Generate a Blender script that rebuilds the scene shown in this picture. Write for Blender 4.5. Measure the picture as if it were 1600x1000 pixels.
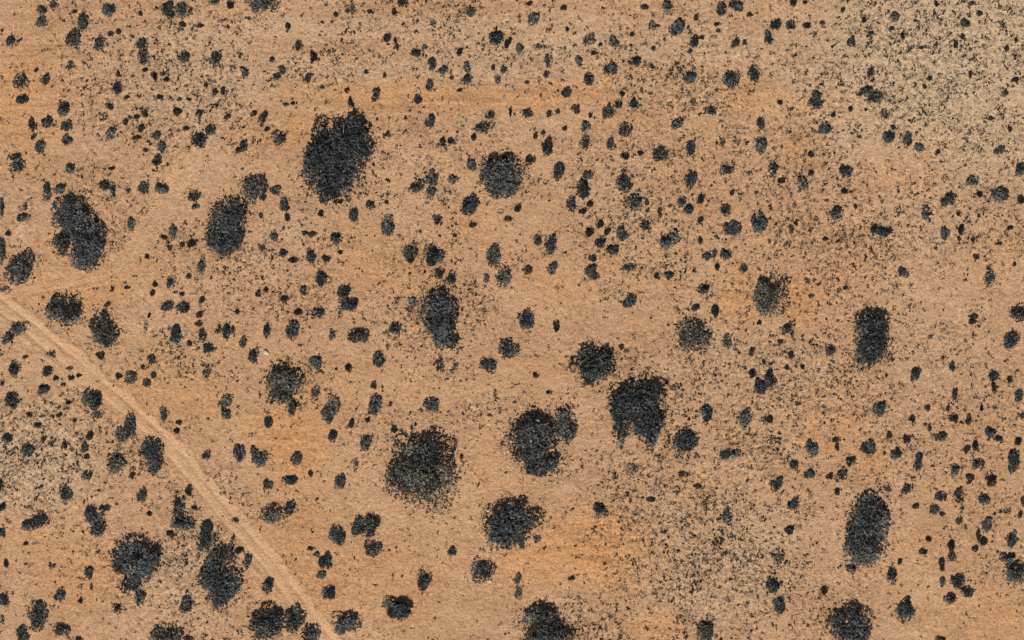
import bpy, math
import numpy as np
from math import radians, sin, cos, pi

# ------------------------------------------------------------------ scene, camera, light
scene = bpy.context.scene
for o in list(bpy.data.objects):
    bpy.data.objects.remove(o, do_unlink=True)
COL = scene.collection
RNG = np.random.default_rng(20240611)

S = 0.1                                   # metres on the ground per photograph pixel (1600 x 1000)
CAM_H = 1200.0
cam = bpy.data.cameras.new('camera')
cam.sensor_width = 36.0
cam.lens = 36.0 * CAM_H / (1600 * S)
cam.clip_start = 1.0
cam.clip_end = 9000.0
cam_o = bpy.data.objects.new('camera', cam)
cam_o.location = (0, 0, CAM_H)            # looking straight down, the top of the picture is +Y
COL.objects.link(cam_o)
scene.camera = cam_o

SUN_EL = radians(53.0)
SHADOW = np.array([0.30, 1.0]); SHADOW /= np.linalg.norm(SHADOW)    # where shadows fall on the ground
world = bpy.data.worlds.new('World')
scene.world = world
world.use_nodes = True
wn = world.node_tree.nodes; wl = world.node_tree.links
wn.clear()
sky = wn.new('ShaderNodeTexSky'); sky.sky_type = 'NISHITA'; sky.sun_disc = False
sky.sun_elevation = SUN_EL
sky.sun_rotation = math.atan2(-SHADOW[0], -SHADOW[1])
bg = wn.new('ShaderNodeBackground'); bg.inputs['Strength'].default_value = 0.05
wo = wn.new('ShaderNodeOutputWorld')
wl.new(sky.outputs[0], bg.inputs[0]); wl.new(bg.outputs[0], wo.inputs[0])

sun = bpy.data.lights.new('sun', 'SUN')
sun.energy = 5.0; sun.angle = radians(0.5); sun.color = (1.0, 0.955, 0.89)
sun_o = bpy.data.objects.new('sun', sun)
sun_o.rotation_euler = (pi / 2 - SUN_EL, 0, math.atan2(-SHADOW[0], SHADOW[1]))
sun_o.location = (0, 0, 50)
COL.objects.link(sun_o)

scene.view_settings.view_transform = 'Standard'
scene.view_settings.look = 'None'
scene.view_settings.gamma = 1.0
scene.view_settings.use_curve_mapping = False
scene.view_settings.exposure = 0.02

# ------------------------------------------------------------------ numeric helpers
def W(px, py):
    return (px - 800.0) * S, (500.0 - py) * S

_tabs = {}
def vnoise(x, y, seed):
    """value noise, about -1..1, period 1 unit"""
    if seed not in _tabs:
        _tabs[seed] = np.random.default_rng(seed).uniform(-1, 1, (256, 256))
    t = _tabs[seed]
    xi = np.floor(x).astype(int); yi = np.floor(y).astype(int)
    fx = x - xi; fy = y - yi
    fx = fx * fx * (3 - 2 * fx); fy = fy * fy * (3 - 2 * fy)
    a = t[xi % 256, yi % 256]; b = t[(xi + 1) % 256, yi % 256]
    c = t[xi % 256, (yi + 1) % 256]; d = t[(xi + 1) % 256, (yi + 1) % 256]
    return (a * (1 - fx) + b * fx) * (1 - fy) + (c * (1 - fx) + d * fx) * fy

def fbm(x, y, seed, n=4):
    s = 0; a = 1.0; tot = 0
    for k in range(n):
        s = s + a * vnoise(x * 2 ** k + 17.3 * k, y * 2 ** k - 9.1 * k, seed + k)
        tot += a; a *= 0.55
    return s / tot

def smooth(a, b, x):
    t = np.clip((x - a) / (b - a), 0, 1)
    return t * t * (3 - 2 * t)

def polyline(pts):
    """photograph pixels -> smooth world polyline"""
    p = np.array([W(*q) for q in pts])
    for _ in range(3):
        q = np.empty((len(p) * 2 - 2, 2))
        q[0::2] = 0.75 * p[:-1] + 0.25 * p[1:]; q[1::2] = 0.25 * p[:-1] + 0.75 * p[1:]
        p = np.vstack([p[:1], q, p[-1:]])
    return p

def line_dist(x, y, p):
    """signed distance to polyline, and its fraction along the line"""
    best = np.full(x.shape, 1e9); sgn = np.ones(x.shape); frac = np.zeros(x.shape)
    for i in range(len(p) - 1):
        a, b = p[i], p[i + 1]; d = b - a; L2 = d @ d
        if L2 < 1e-9: continue
        t = np.clip(((x - a[0]) * d[0] + (y - a[1]) * d[1]) / L2, 0, 1)
        ex = x - a[0] - t * d[0]; ey = y - a[1] - t * d[1]
        r = np.hypot(ex, ey); m = r < best
        best[m] = r[m]; sgn[m] = np.sign(d[0] * ey - d[1] * ex)[m]; frac[m] = ((i + t) / (len(p) - 1))[m]
    return best * sgn, frac

MAIN = polyline([(-900, -90), (-120, 392), (0, 478), (37, 504), (100, 557), (150, 600), (205, 645), (240, 677), (275, 712),
                 (312, 757), (360, 815), (410, 868), (445, 915), (480, 962), (520, 1015), (640, 1180), (1300, 2000)])
SIDE = polyline([(-300, 520), (-60, 476), (0, 461), (75, 445), (150, 431), (190, 410), (220, 382), (242, 346), (265, 308), (296, 258), (330, 215)])
FAINT = polyline([(330, 82), (440, 55), (600, 52), (800, 44), (1000, 40), (1260, 18)])

def tracks(x, y):
    """(how much of each track, rut height) at world points"""
    near = (x < 6)
    out = []
    for L, half in ((MAIN, 1.95), (SIDE, 1.35)):
        d = np.full(x.shape, 99.0); f = np.zeros(x.shape)
        if near.any():
            dd, ff = line_dist(x[near], y[near], L); d[near] = dd; f[near] = ff
        w = half * (1 + 0.22 * vnoise(x * 0.35, y * 0.35, 91) + 0.15 * vnoise(x * 1.3, y * 1.3, 92))
        out.append((d, w, f))
    return out

def relief(x, y, tr):
    z = 0.40 * fbm(x / 14, y / 14, 11, 3) + 0.16 * fbm(x / 3.0, y / 3.0, 21, 3) + 0.05 * vnoise(x / 0.6, y / 0.6, 31)
    px = x / S + 800; py = 500 - y / S
    for cx, cy, rx, ry, h in ((935, 850, 110, 60, .9), (870, 910, 110, 45, .8), (560, 900, 140, 80, .35), (620, 410, 110, 50, .35), (240, 620, 120, 60, .3), (1300, 165, 90, 30, .4), (440, 680, 60, 70, .4)):
        z = z + h * np.exp(-((px - cx) / rx) ** 2 - ((py - cy) / ry) ** 2) * (0.45 * np.abs(fbm(x / 6 + y / 9, y / 3.2, 191, 4)) + 0.10 * fbm(x / 1.8, y / 0.8, 196, 3))
    wob = vnoise(x * 0.5, y * 0.5, 93) * 0.15
    for k, (d, w, f) in enumerate(tr):
        s = (0.8, 0.30)[k]
        if k == 1: s = s * (1 - smooth(0.86, 0.99, f))
        a = np.abs(d + wob)
        rut = np.exp(-((a - 0.88) / 0.26) ** 2)
        z = z - s * (0.24 * rut * (0.75 + 0.55 * vnoise(x * 0.45, y * 0.45, 182)) + 0.05 * np.exp(-(a / 1.6) ** 4)) + s * 0.15 * (1 + 0.7 * vnoise(x * 0.9, y * 0.9, 99)) * np.exp(-((a - w - 0.1) / 0.27) ** 2)
        z = z + s * 0.035 * vnoise(d * 3.1, f * 60, 94) * np.exp(-(a / 2.2) ** 4)
    return z

def ground_z(x, y):
    x = np.atleast_1d(np.asarray(x, float)); y = np.atleast_1d(np.asarray(y, float))
    ax, ay, Z = HEIGHTS                       # read off the ground mesh itself
    i = np.clip(np.searchsorted(ax, x) - 1, 0, len(ax) - 2); j = np.clip(np.searchsorted(ay, y) - 1, 0, len(ay) - 2)
    u = (x - ax[i]) / (ax[i + 1] - ax[i]); v = (y - ay[j]) / (ay[j + 1] - ay[j])
    return (Z[j, i] * (1 - u) + Z[j, i + 1] * u) * (1 - v) + (Z[j + 1, i] * (1 - u) + Z[j + 1, i + 1] * u) * v

# where dwarf scrub and litter lie thick: (px, py, rx, ry, amount)
SCRUB = [(1480, 90, 190, 130, .72), (1400, 30, 120, 60, .4), (1550, 190, 110, 90, .62), (1330, 110, 120, 70, .6), (1250, 70, 90, 60, .35),
         (1050, 130, 90, 50, .75), (1120, 190, 60, 60, .55), (1280, 190, 70, 50, .6), (1240, 215, 90, 40, .6),
         (1250, 300, 130, 70, .6), (1300, 370, 160, 60, .8), (1440, 330, 130, 70, .55), (1530, 330, 90, 80, .65), (1300, 450, 110, 40, .55),
         (1260, 590, 110, 70, .9), (1350, 640, 90, 50, .6), (1180, 690, 70, 60, .8), (1160, 760, 60, 50, .6),
         (1060, 800, 120, 70, 1.0), (1090, 880, 130, 90, 1.0), (1120, 960, 90, 60, .7), (1010, 800, 60, 40, .7), (930, 980, 80, 40, .9),
         (960, 730, 90, 30, .45), (1220, 840, 60, 90, .55), (1270, 930, 70, 60, .5), (1470, 540, 90, 60, .35), (1550, 640, 60, 60, .5),
         (1480, 700, 90, 50, .5), (1380, 720, 80, 50, .35), (1530, 800, 60, 50, .4), (1560, 880, 40, 60, .4), (1330, 740, 60, 40, .4),
         (60, 690, 80, 70, .95), (20, 740, 70, 50, 1.0), (130, 650, 60, 60, .65), (40, 780, 70, 40, .7), (160, 700, 40, 60, .5),
         (270, 555, 50, 35, .7), (320, 580, 60, 30, .4), (340, 400, 90, 60, .5), (380, 440, 60, 60, .5), (290, 380, 50, 30, .35),
         (310, 790, 60, 50, .7), (280, 870, 40, 60, .8), (300, 940, 50, 50, .7), (330, 990, 60, 30, .5), (100, 860, 70, 40, .25),
         (230, 700, 60, 40, .55), (190, 880, 40, 70, .3), (370, 880, 25, 60, .5),
         (200, 150, 110, 70, .55), (300, 130, 100, 80, .6), (330, 190, 90, 50, .6), (240, 200, 80, 50, .55), (150, 120, 40, 60, .4),
         (250, 30, 80, 40, .4), (360, 60, 60, 50, .4), (540, 85, 60, 30, .6), (480, 110, 90, 40, .35), (700, 70, 80, 50, .35), (840, 60, 90, 50, .35),
         (930, 110, 90, 50, .35), (1030, 60, 110, 50, .35), (700, 10, 90, 30, .5), (550, 15, 40, 25, .5),
         (440, 460, 60, 40, .55), (480, 480, 50, 30, .45), (600, 500, 60, 40, .4), (640, 470, 50, 30, .6), (730, 480, 50, 50, .6), (650, 530, 60, 30, .5),
         (700, 420, 40, 60, .5), (640, 400, 30, 40, .5), (690, 575, 50, 25, .55), (760, 645, 60, 20, .55), (570, 690, 50, 40, .3),
         (480, 600, 40, 50, .4), (870, 640, 40, 20, .4), (660, 660, 60, 15, .4), (500, 390, 60, 40, .4), (420, 400, 40, 60, .5), (480, 330, 50, 30, .3),
         (590, 300, 40, 30, .35), (620, 220, 60, 40, .45), (700, 230, 70, 50, .45), (690, 310, 40, 30, .4), (960, 250, 90, 50, .4), (1080, 280, 40, 80, .55),
         (1000, 350, 90, 50, .7), (940, 370, 60, 50, .6), (1030, 420, 60, 40, .75), (990, 450, 60, 20, .45), (1010, 290, 60, 40, .35), (830, 290, 40, 20, .4),
         (1080, 560, 50, 50, .6), (1060, 610, 60, 50, .65), (1090, 480, 40, 40, .4), (1050, 670, 50, 40, .65), (1010, 570, 50, 30, .5), (980, 720, 60, 30, .3),
         (1180, 240, 70, 50, .5), (1170, 420, 50, 40, .5), (1170, 560, 50, 60, .5), (1210, 520, 50, 40, .45), (880, 380, 40, 20, .35), (820, 410, 30, 20, .4),
         (180, 330, 50, 40, .5), (160, 280, 70, 25, .5), (60, 260, 60, 20, .25), (175, 390, 20, 40, .5), (40, 300, 30, 20, .2), (120, 60, 30, 60, .3)]
# paler greyish soil
GREY = [(1480, 90, 210, 150, 1.0), (1550, 190, 120, 100, .8), (1330, 90, 130, 80, .6), (50, 720, 110, 80, .6), (1120, 860, 130, 110, .4), (300, 130, 120, 90, .4), (640, 42, 380, 18, .6), (980, 75, 300, 22, .5), (620, 108, 300, 22, .45), (300, 60, 130, 20, .5),
        (1460, 400, 120, 120, .25), (1240, 590, 100, 60, .35), (1060, 130, 80, 40, .3), (290, 880, 50, 80, .3)]
# open orange sand
BARE = [(940, 860, 90, 60, 1.0), (860, 880, 90, 40, .7), (1090, 780, 40, 40, .6), (1020, 985, 60, 30, .7), (560, 900, 140, 70, .5), (470, 830, 60, 70, .5),
        (30, 170, 70, 90, .6), (60, 100, 50, 60, .4), (260, 620, 90, 60, .5), (130, 450, 110, 30, .5), (60, 840, 90, 60, .35), (130, 900, 60, 40, .5),
        (450, 680, 60, 70, .8), (620, 420, 70, 40, .55), (560, 390, 60, 40, .4), (650, 150, 200, 25, .5), (860, 150, 90, 20, .6), (430, 200, 90, 30, .5),
        (1180, 150, 60, 25, .6), (1300, 165, 70, 25, .7), (1250, 230, 30, 30, .5), (1440, 220, 60, 30, .5), (1560, 240, 50, 25, .3), (1150, 460, 30, 50, .6),
        (1250, 470, 40, 30, .7), (1290, 640, 60, 60, .5), (1420, 260, 40, 40, .4), (1560, 400, 40, 40, .5), (1340, 430, 60, 30, .4), (1360, 720, 40, 25, .5),
        (850, 600, 70, 40, .25), (770, 700, 30, 60, .3), (730, 350, 60, 30, .3), (880, 450, 80, 30, .3), (760, 600, 60, 25, .2), (590, 600, 90, 50, .2),
        (1560, 960, 60, 40, .5), (1420, 880, 60, 50, .3), (1460, 960, 60, 40, .3), (90, 380, 40, 40, .3), (240, 430, 60, 40, .3)]

def zone(x, y, Z):
    px = x / S + 800; py = 500 - y / S
    wx = 14 * fbm(x / 5, y / 5, 61, 3); wy = 14 * fbm(x / 5, y / 5, 66, 3)
    v = np.zeros(x.shape)
    for cx, cy, rx, ry, a in Z:
        q = ((px + wx - cx) / rx) ** 2 + ((py + wy - cy) / ry) ** 2
        v = np.maximum(v, a * np.exp(-(q * 0.8) ** 1.6)) if True else v
    out = (np.abs(px - 800) > 800) | (np.abs(py - 500) > 500)
    v = np.where(out, np.maximum(v, 0.45 + 0.5 * fbm(x / 14, y / 14, 71, 3)), v)
    return np.clip(v, 0, 1)

# ------------------------------------------------------------------ materials
def mat(name):
    m = bpy.data.materials.new(name); m.use_nodes = True
    nt = m.node_tree; nt.nodes.clear()
    out = nt.nodes.new('ShaderNodeOutputMaterial'); b = nt.nodes.new('ShaderNodeBsdfPrincipled')
    nt.links.new(b.outputs[0], out.inputs[0])
    return m, nt, b

def ramp(nt, stops):
    r = nt.nodes.new('ShaderNodeValToRGB'); e = r.color_ramp.elements
    while len(e) > 1: e.remove(e[-1])
    e[0].position = stops[0][0]; e[0].color = (*stops[0][1], 1)
    for p, c in stops[1:]:
        n = e.new(p); n.color = (*c, 1)
    return r

def attr(nt, name):
    a = nt.nodes.new('ShaderNodeAttribute'); a.attribute_name = name; return a.outputs['Fac']

def mixc(nt, fac, a, b, mode='MIX'):
    m = nt.nodes.new('ShaderNodeMix'); m.data_type = 'RGBA'; m.blend_type = mode
    for v, i in ((fac, 0), (a, 6), (b, 7)):
        if hasattr(v, 'links'): nt.links.new(v, m.inputs[i])
        else: m.inputs[i].default_value = v if i == 0 else (*v, 1)
    return m.outputs[2]

def math_n(nt, op, a, b):
    m = nt.nodes.new('ShaderNodeMath'); m.operation = op; m.use_clamp = True
    for v, i in ((a, 0), (b, 1)):
        if hasattr(v, 'links'): nt.links.new(v, m.inputs[i])
        else: m.inputs[i].default_value = v
    return m.outputs[0]

def noise(nt, scale, detail, rough=0.55, vec=None):
    n = nt.nodes.new('ShaderNodeTexNoise'); n.inputs['Scale'].default_value = scale
    n.inputs['Detail'].default_value = detail; n.inputs['Roughness'].default_value = rough
    if vec is not None: nt.links.new(vec, n.inputs['Vector'])
    return n.outputs['Fac']

def make_sand():
    m, nt, b = mat('sand')
    co = nt.nodes.new('ShaderNodeNewGeometry').outputs['Position']
    big = ramp(nt, [(0.32, (0, 0, 0)), (0.68, (1, 1, 1))]); nt.links.new(noise(nt, 0.045, 5, .55, co), big.inputs[0])
    mid = ramp(nt, [(0.36, (0, 0, 0)), (0.66, (1, 1, 1))]); nt.links.new(noise(nt, 0.42, 6, .65, co), mid.inputs[0])
    rust = ramp(nt, [(0.42, (0, 0, 0)), (0.62, (1, 1, 1))]); nt.links.new(noise(nt, 0.075, 6, .6, co), rust.inputs[0])
    c = mixc(nt, big.outputs[0], (0.56, 0.325, 0.172), (0.545, 0.350, 0.208))
    c = mixc(nt, math_n(nt, 'MULTIPLY', rust.outputs[0], 0.7), c, (0.485, 0.272, 0.138))
    c = mixc(nt, math_n(nt, 'MULTIPLY', mid.outputs[0], 0.6), c, (0.43, 0.252, 0.138))
    c = mixc(nt, math_n(nt, 'MULTIPLY', attr(nt, 'bare'), 0.9), c, (0.565, 0.285, 0.115))
    # wash lines left by sheets of rain water
    mp = nt.nodes.new('ShaderNodeMapping'); mp.inputs['Scale'].default_value = (0.07, 0.85, 0.3); mp.inputs['Rotation'].default_value = (0, 0, radians(2.5))
    nt.links.new(co, mp.inputs['Vector'])
    st = ramp(nt, [(0.38, (0.66, 0.62, 0.58)), (0.5, (1, 1, 1)), (0.62, (1.16, 1.17, 1.18))]); nt.links.new(noise(nt, 1.0, 5, .62, mp.outputs[0]), st.inputs[0])
    c = mixc(nt, math_n(nt, 'MULTIPLY', attr(nt, 'wash'), 0.5), c, st.outputs[0], 'MULTIPLY')
    c = mixc(nt, math_n(nt, 'MULTIPLY', attr(nt, 'grey'), 0.85), c, (0.55, 0.405, 0.258))
    c = mixc(nt, math_n(nt, 'MULTIPLY', attr(nt, 'track'), 0.6), c, (0.595, 0.365, 0.205))
    # grit: little dark and light grains of litter lying on the sand
    g = ramp(nt, [(0.37, (0.30, 0.25, 0.22)), (0.43, (0.55, 0.50, 0.47)), (0.475, (0.88, 0.86, 0.84)), (0.52, (1.02, 1.02, 1.02)), (0.58, (1.12, 1.13, 1.14)), (0.64, (1.4, 1.42, 1.45))])
    nt.links.new(noise(nt, 1.7, 6, .8, co), g.inputs[0])
    amt = math_n(nt, 'ADD', math_n(nt, 'MULTIPLY', attr(nt, 'litter'), 0.35), 0.65)
    amt = math_n(nt, 'SUBTRACT', amt, math_n(nt, 'MULTIPLY', attr(nt, 'track'), 0.6))
    sm = ramp(nt, [(0.40, (0.35, 0.35, 0.35)), (0.60, (1.0, 1.0, 1.0))]); nt.links.new(noise(nt, 0.16, 4, .6, co), sm.inputs[0])      # smooth blown sand and gritty patches
    amt = math_n(nt, 'MULTIPLY', amt, math_n(nt, 'ADD', sm.outputs[0], math_n(nt, 'MULTIPLY', attr(nt, 'litter'), 0.4)))
    c = mixc(nt, amt, c, g.outputs[0], 'MULTIPLY')
    f = ramp(nt, [(0.38, (0.70, 0.67, 0.65)), (0.62, (1.22, 1.22, 1.22))]); nt.links.new(noise(nt, 5.0, 3, .7, co), f.inputs[0])
    c = mixc(nt, 0.75, c, f.outputs[0], 'MULTIPLY')
    # worn brown blotches of crusted soil, thicker where litter lies
    k = ramp(nt, [(0.50, (0, 0, 0)), (0.62, (1, 1, 1))]); nt.links.new(noise(nt, 0.95, 6, .75, co), k.inputs[0])
    ka = math_n(nt, 'MULTIPLY', k.outputs[0], math_n(nt, 'SUBTRACT', math_n(nt, 'ADD', math_n(nt, 'MULTIPLY', attr(nt, 'litter'), 0.55), 0.22), math_n(nt, 'MULTIPLY', attr(nt, 'track'), 0.3)))
    c = mixc(nt, ka, c, (0.20, 0.135, 0.085))
    nt.links.new(c, b.inputs['Base Color'])
    b.inputs['Roughness'].default_value = 0.95
    b.inputs['Specular IOR Level'].default_value = 0.15
    bm1 = nt.nodes.new('ShaderNodeBump'); bm1.inputs['Strength'].default_value = 1.0; bm1.inputs['Distance'].default_value = 0.34
    nt.links.new(noise(nt, 2.8, 5, .7, co), bm1.inputs['Height'])
    nt.links.new(bm1.outputs[0], b.inputs['Normal'])
    return m

def leaf_mat(name, stops, rough=0.7, spec=0.25):
    m, nt, b = mat(name)
    r = ramp(nt, stops); nt.links.new(attr(nt, 'tone'), r.inputs[0])
    oi = nt.nodes.new('ShaderNodeObjectInfo')
    hv = ramp(nt, [(0.0, (0.52, 0.56, 0.62)), (0.35, (0.70, 0.75, 0.80)), (0.7, (0.82, 0.84, 0.82)), (0.9, (0.95, 0.93, 0.80)), (1.0, (1.15, 1.02, 0.82))]); nt.links.new(oi.outputs['Random'], hv.inputs[0])
    co = nt.nodes.new('ShaderNodeNewGeometry').outputs['Position']
    n = ramp(nt, [(0.3, (0.7, 0.7, 0.7)), (0.7, (1.25, 1.25, 1.25))]); nt.links.new(noise(nt, 1.6, 3, .6, co), n.inputs[0])
    c = mixc(nt, 1.0, mixc(nt, 1.0, r.outputs[0], hv.outputs[0], 'MULTIPLY'), n.outputs[0], 'MULTIPLY')
    nt.links.new(c, b.inputs['Base Color'])
    b.inputs['Roughness'].default_value = rough
    b.inputs['Specular IOR Level'].default_value = spec
    return m

M_SAND = make_sand()
M_LEAF = leaf_mat('thorn_foliage', [(0.0, (0.012, 0.015, 0.016)), (0.40, (0.042, 0.046, 0.045)), (0.78, (0.128, 0.134, 0.126)),
                                    (0.93, (0.16, 0.162, 0.15)), (1.0, (0.36, 0.335, 0.29))])
M_DRY = leaf_mat('dry_twigs', [(0.0, (0.04, 0.033, 0.027)), (0.5, (0.15, 0.112, 0.077)), (0.85, (0.28, 0.215, 0.15)), (1.0, (0.40, 0.33, 0.25))], 0.9, 0.1)
M_TUFT = leaf_mat('tuft_leaves', [(0.0, (0.014, 0.014, 0.014)), (0.45, (0.032, 0.030, 0.027)), (0.8, (0.085, 0.070, 0.054)), (1.0, (0.14, 0.112, 0.082))], 0.85, 0.1)
M_TWIG = leaf_mat('grey_twigs', [(0.0, (0.018, 0.018, 0.018)), (0.45, (0.055, 0.053, 0.049)), (0.8, (0.17, 0.16, 0.14)), (1.0, (0.34, 0.31, 0.27))], 0.9, 0.1)
M_BARK = leaf_mat('bark', [(0.0, (0.09, 0.078, 0.066)), (1.0, (0.17, 0.15, 0.125))], 0.9, 0.1)
M_STONE = leaf_mat('pale_stone', [(0.0, (0.46, 0.40, 0.32)), (1.0, (0.60, 0.55, 0.47))], 0.8, 0.2)

# ------------------------------------------------------------------ mesh helpers
def mesh_np(name, co, faces, tone=None):
    """co (n,3); faces (m,k) with k = 3 or 4"""
    me = bpy.data.meshes.new(name)
    m, k = faces.shape
    me.vertices.add(len(co)); me.vertices.foreach_set('co', np.ascontiguousarray(co, np.float32).ravel())
    me.loops.add(m * k); me.loops.foreach_set('vertex_index', np.ascontiguousarray(faces, np.int32).ravel())
    me.polygons.add(m); me.polygons.foreach_set('loop_start', np.arange(0, m * k, k, dtype=np.int32))
    if tone is not None:
        a = me.attributes.new('tone', 'FLOAT', 'FACE'); a.data.foreach_set('value', np.ascontiguousarray(tone, np.float32))
    me.update(calc_edges=True)
    return me

def link(name, me, m, parent=None, loc=None):
    o = bpy.data.objects.new(name, me)
    if me is not None and m is not None and not me.materials: me.materials.append(m)
    COL.objects.link(o)
    if parent is not None: o.parent = parent
    if loc is not None: o.location = loc
    return o

def leaves(p, size, rng, elong=1.7, flat=0.35):
    """a leaf spray (kinked diamond of two triangles) at every point p: verts, tri faces"""
    n = len(p)
    a = rng.normal(size=(n, 3)); a[:, 2] *= (1 - flat); a /= np.linalg.norm(a, axis=1)[:, None]
    b = rng.normal(size=(n, 3)); b -= (b * a).sum(1)[:, None] * a; b /= np.linalg.norm(b, axis=1)[:, None]
    c = np.cross(a, b)
    L = (size * elong * 0.5)[:, None]; Wd = (size * 0.5)[:, None]
    v = np.stack([p - a * L, p + b * Wd + c * Wd * 0.3, p + a * L, p - b * Wd + c * Wd * 0.3], 1)
    v = v + rng.normal(size=v.shape) * (size * 0.10)[:, None, None]
    i = np.arange(n)[:, None] * 4
    f = np.concatenate([i + np.array([[0, 1, 2]]), i + np.array([[0, 2, 3]])], 1).reshape(-1, 3)
    return v.reshape(-1, 3), f

def lumpy_points(n, ax, ay, az, rng, lump=0.28, k=7, fringe=0.12, fill=0.35):
    """points spread through an uneven domed crown; a share of them strays past its edge"""
    d = rng.normal(size=(n, 3)); d[:, 2] = np.abs(d[:, 2]) * 0.95 - 0.22; d /= np.linalg.norm(d, axis=1)[:, None]
    q = rng.normal(size=(k, 3)); q[:, 2] = np.abs(q[:, 2]) * 0.5; q /= np.linalg.norm(q, axis=1)[:, None]
    amp = rng.uniform(-1, 1, k)
    r = 1 + lump * (np.exp(-(1 - d @ q.T) * 5.0) @ amp)
    r = r * np.where(rng.random(n) < fill, rng.random(n) ** 0.45, rng.uniform(0.80, 1.04, n))
    s = rng.random(n) < fringe
    r = np.where(s, r * rng.uniform(1.0, 1.28, n), r)
    return d * r[:, None] * np.array([ax, ay, az])

def twigs(base, tip, r0, r1):
    """three-sided tapered sticks: verts, tri faces"""
    n = len(base)
    ax = tip - base; L = np.linalg.norm(ax, axis=1)[:, None]; ax = ax / np.maximum(L, 1e-6)
    u = np.cross(ax, np.array([0.31, 0.95, 0.1])); u /= np.linalg.norm(u, axis=1)[:, None]; w = np.cross(ax, u)
    V = np.empty((n, 6, 3))
    for k in range(3):
        o = cos(k * 2.094) * u + sin(k * 2.094) * w
        V[:, k] = base + o * r0; V[:, k + 3] = tip + o * r1
    i = np.arange(n)[:, None] * 6
    F = []
    for k in range(3):
        j = (k + 1) % 3
        F += [[k, j, k + 3], [j, j + 3, k + 3]]
    f = (i[:, None, :] + np.array(F)[None]).reshape(-1, 3)
    return V.reshape(-1, 3), f

def join(parts):
    v = []; f = []; o = 0
    for a, b in parts:
        v.append(a); f.append(b + o); o += len(a)
    return np.concatenate(v), np.concatenate(f)

def tube(name, pts, rad, sides=7):
    pts = np.array(pts, float); n = len(pts); V = []; F = []
    for i in range(n):
        t = pts[min(i + 1, n - 1)] - pts[max(i - 1, 0)]; t /= np.linalg.norm(t)
        u = np.cross(t, (0.2, 0.97, 0.1)); u /= np.linalg.norm(u); w = np.cross(t, u)
        for k in range(sides):
            V.append(pts[i] + rad[i] * (cos(2 * pi * k / sides) * u + sin(2 * pi * k / sides) * w))
    for i in range(n - 1):
        for k in range(sides):
            j = (k + 1) % sides
            F.append([i * sides + k, i * sides + j, (i + 1) * sides + j, (i + 1) * sides + k])
    F = np.array(F)
    return mesh_np(name, np.array(V), F, np.linspace(0.2, 0.8, len(F)))

# ------------------------------------------------------------------ the ground and the tracks: one sheet cut along the track's edge
def axis(lim, step, far):
    a = list(np.arange(-lim, lim + step / 2, step)); e = []; d = step; x = lim
    while x < far:
        d *= 1.35; x += d; e.append(x)
    return np.array([-q for q in reversed(e)] + a + e)

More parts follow.
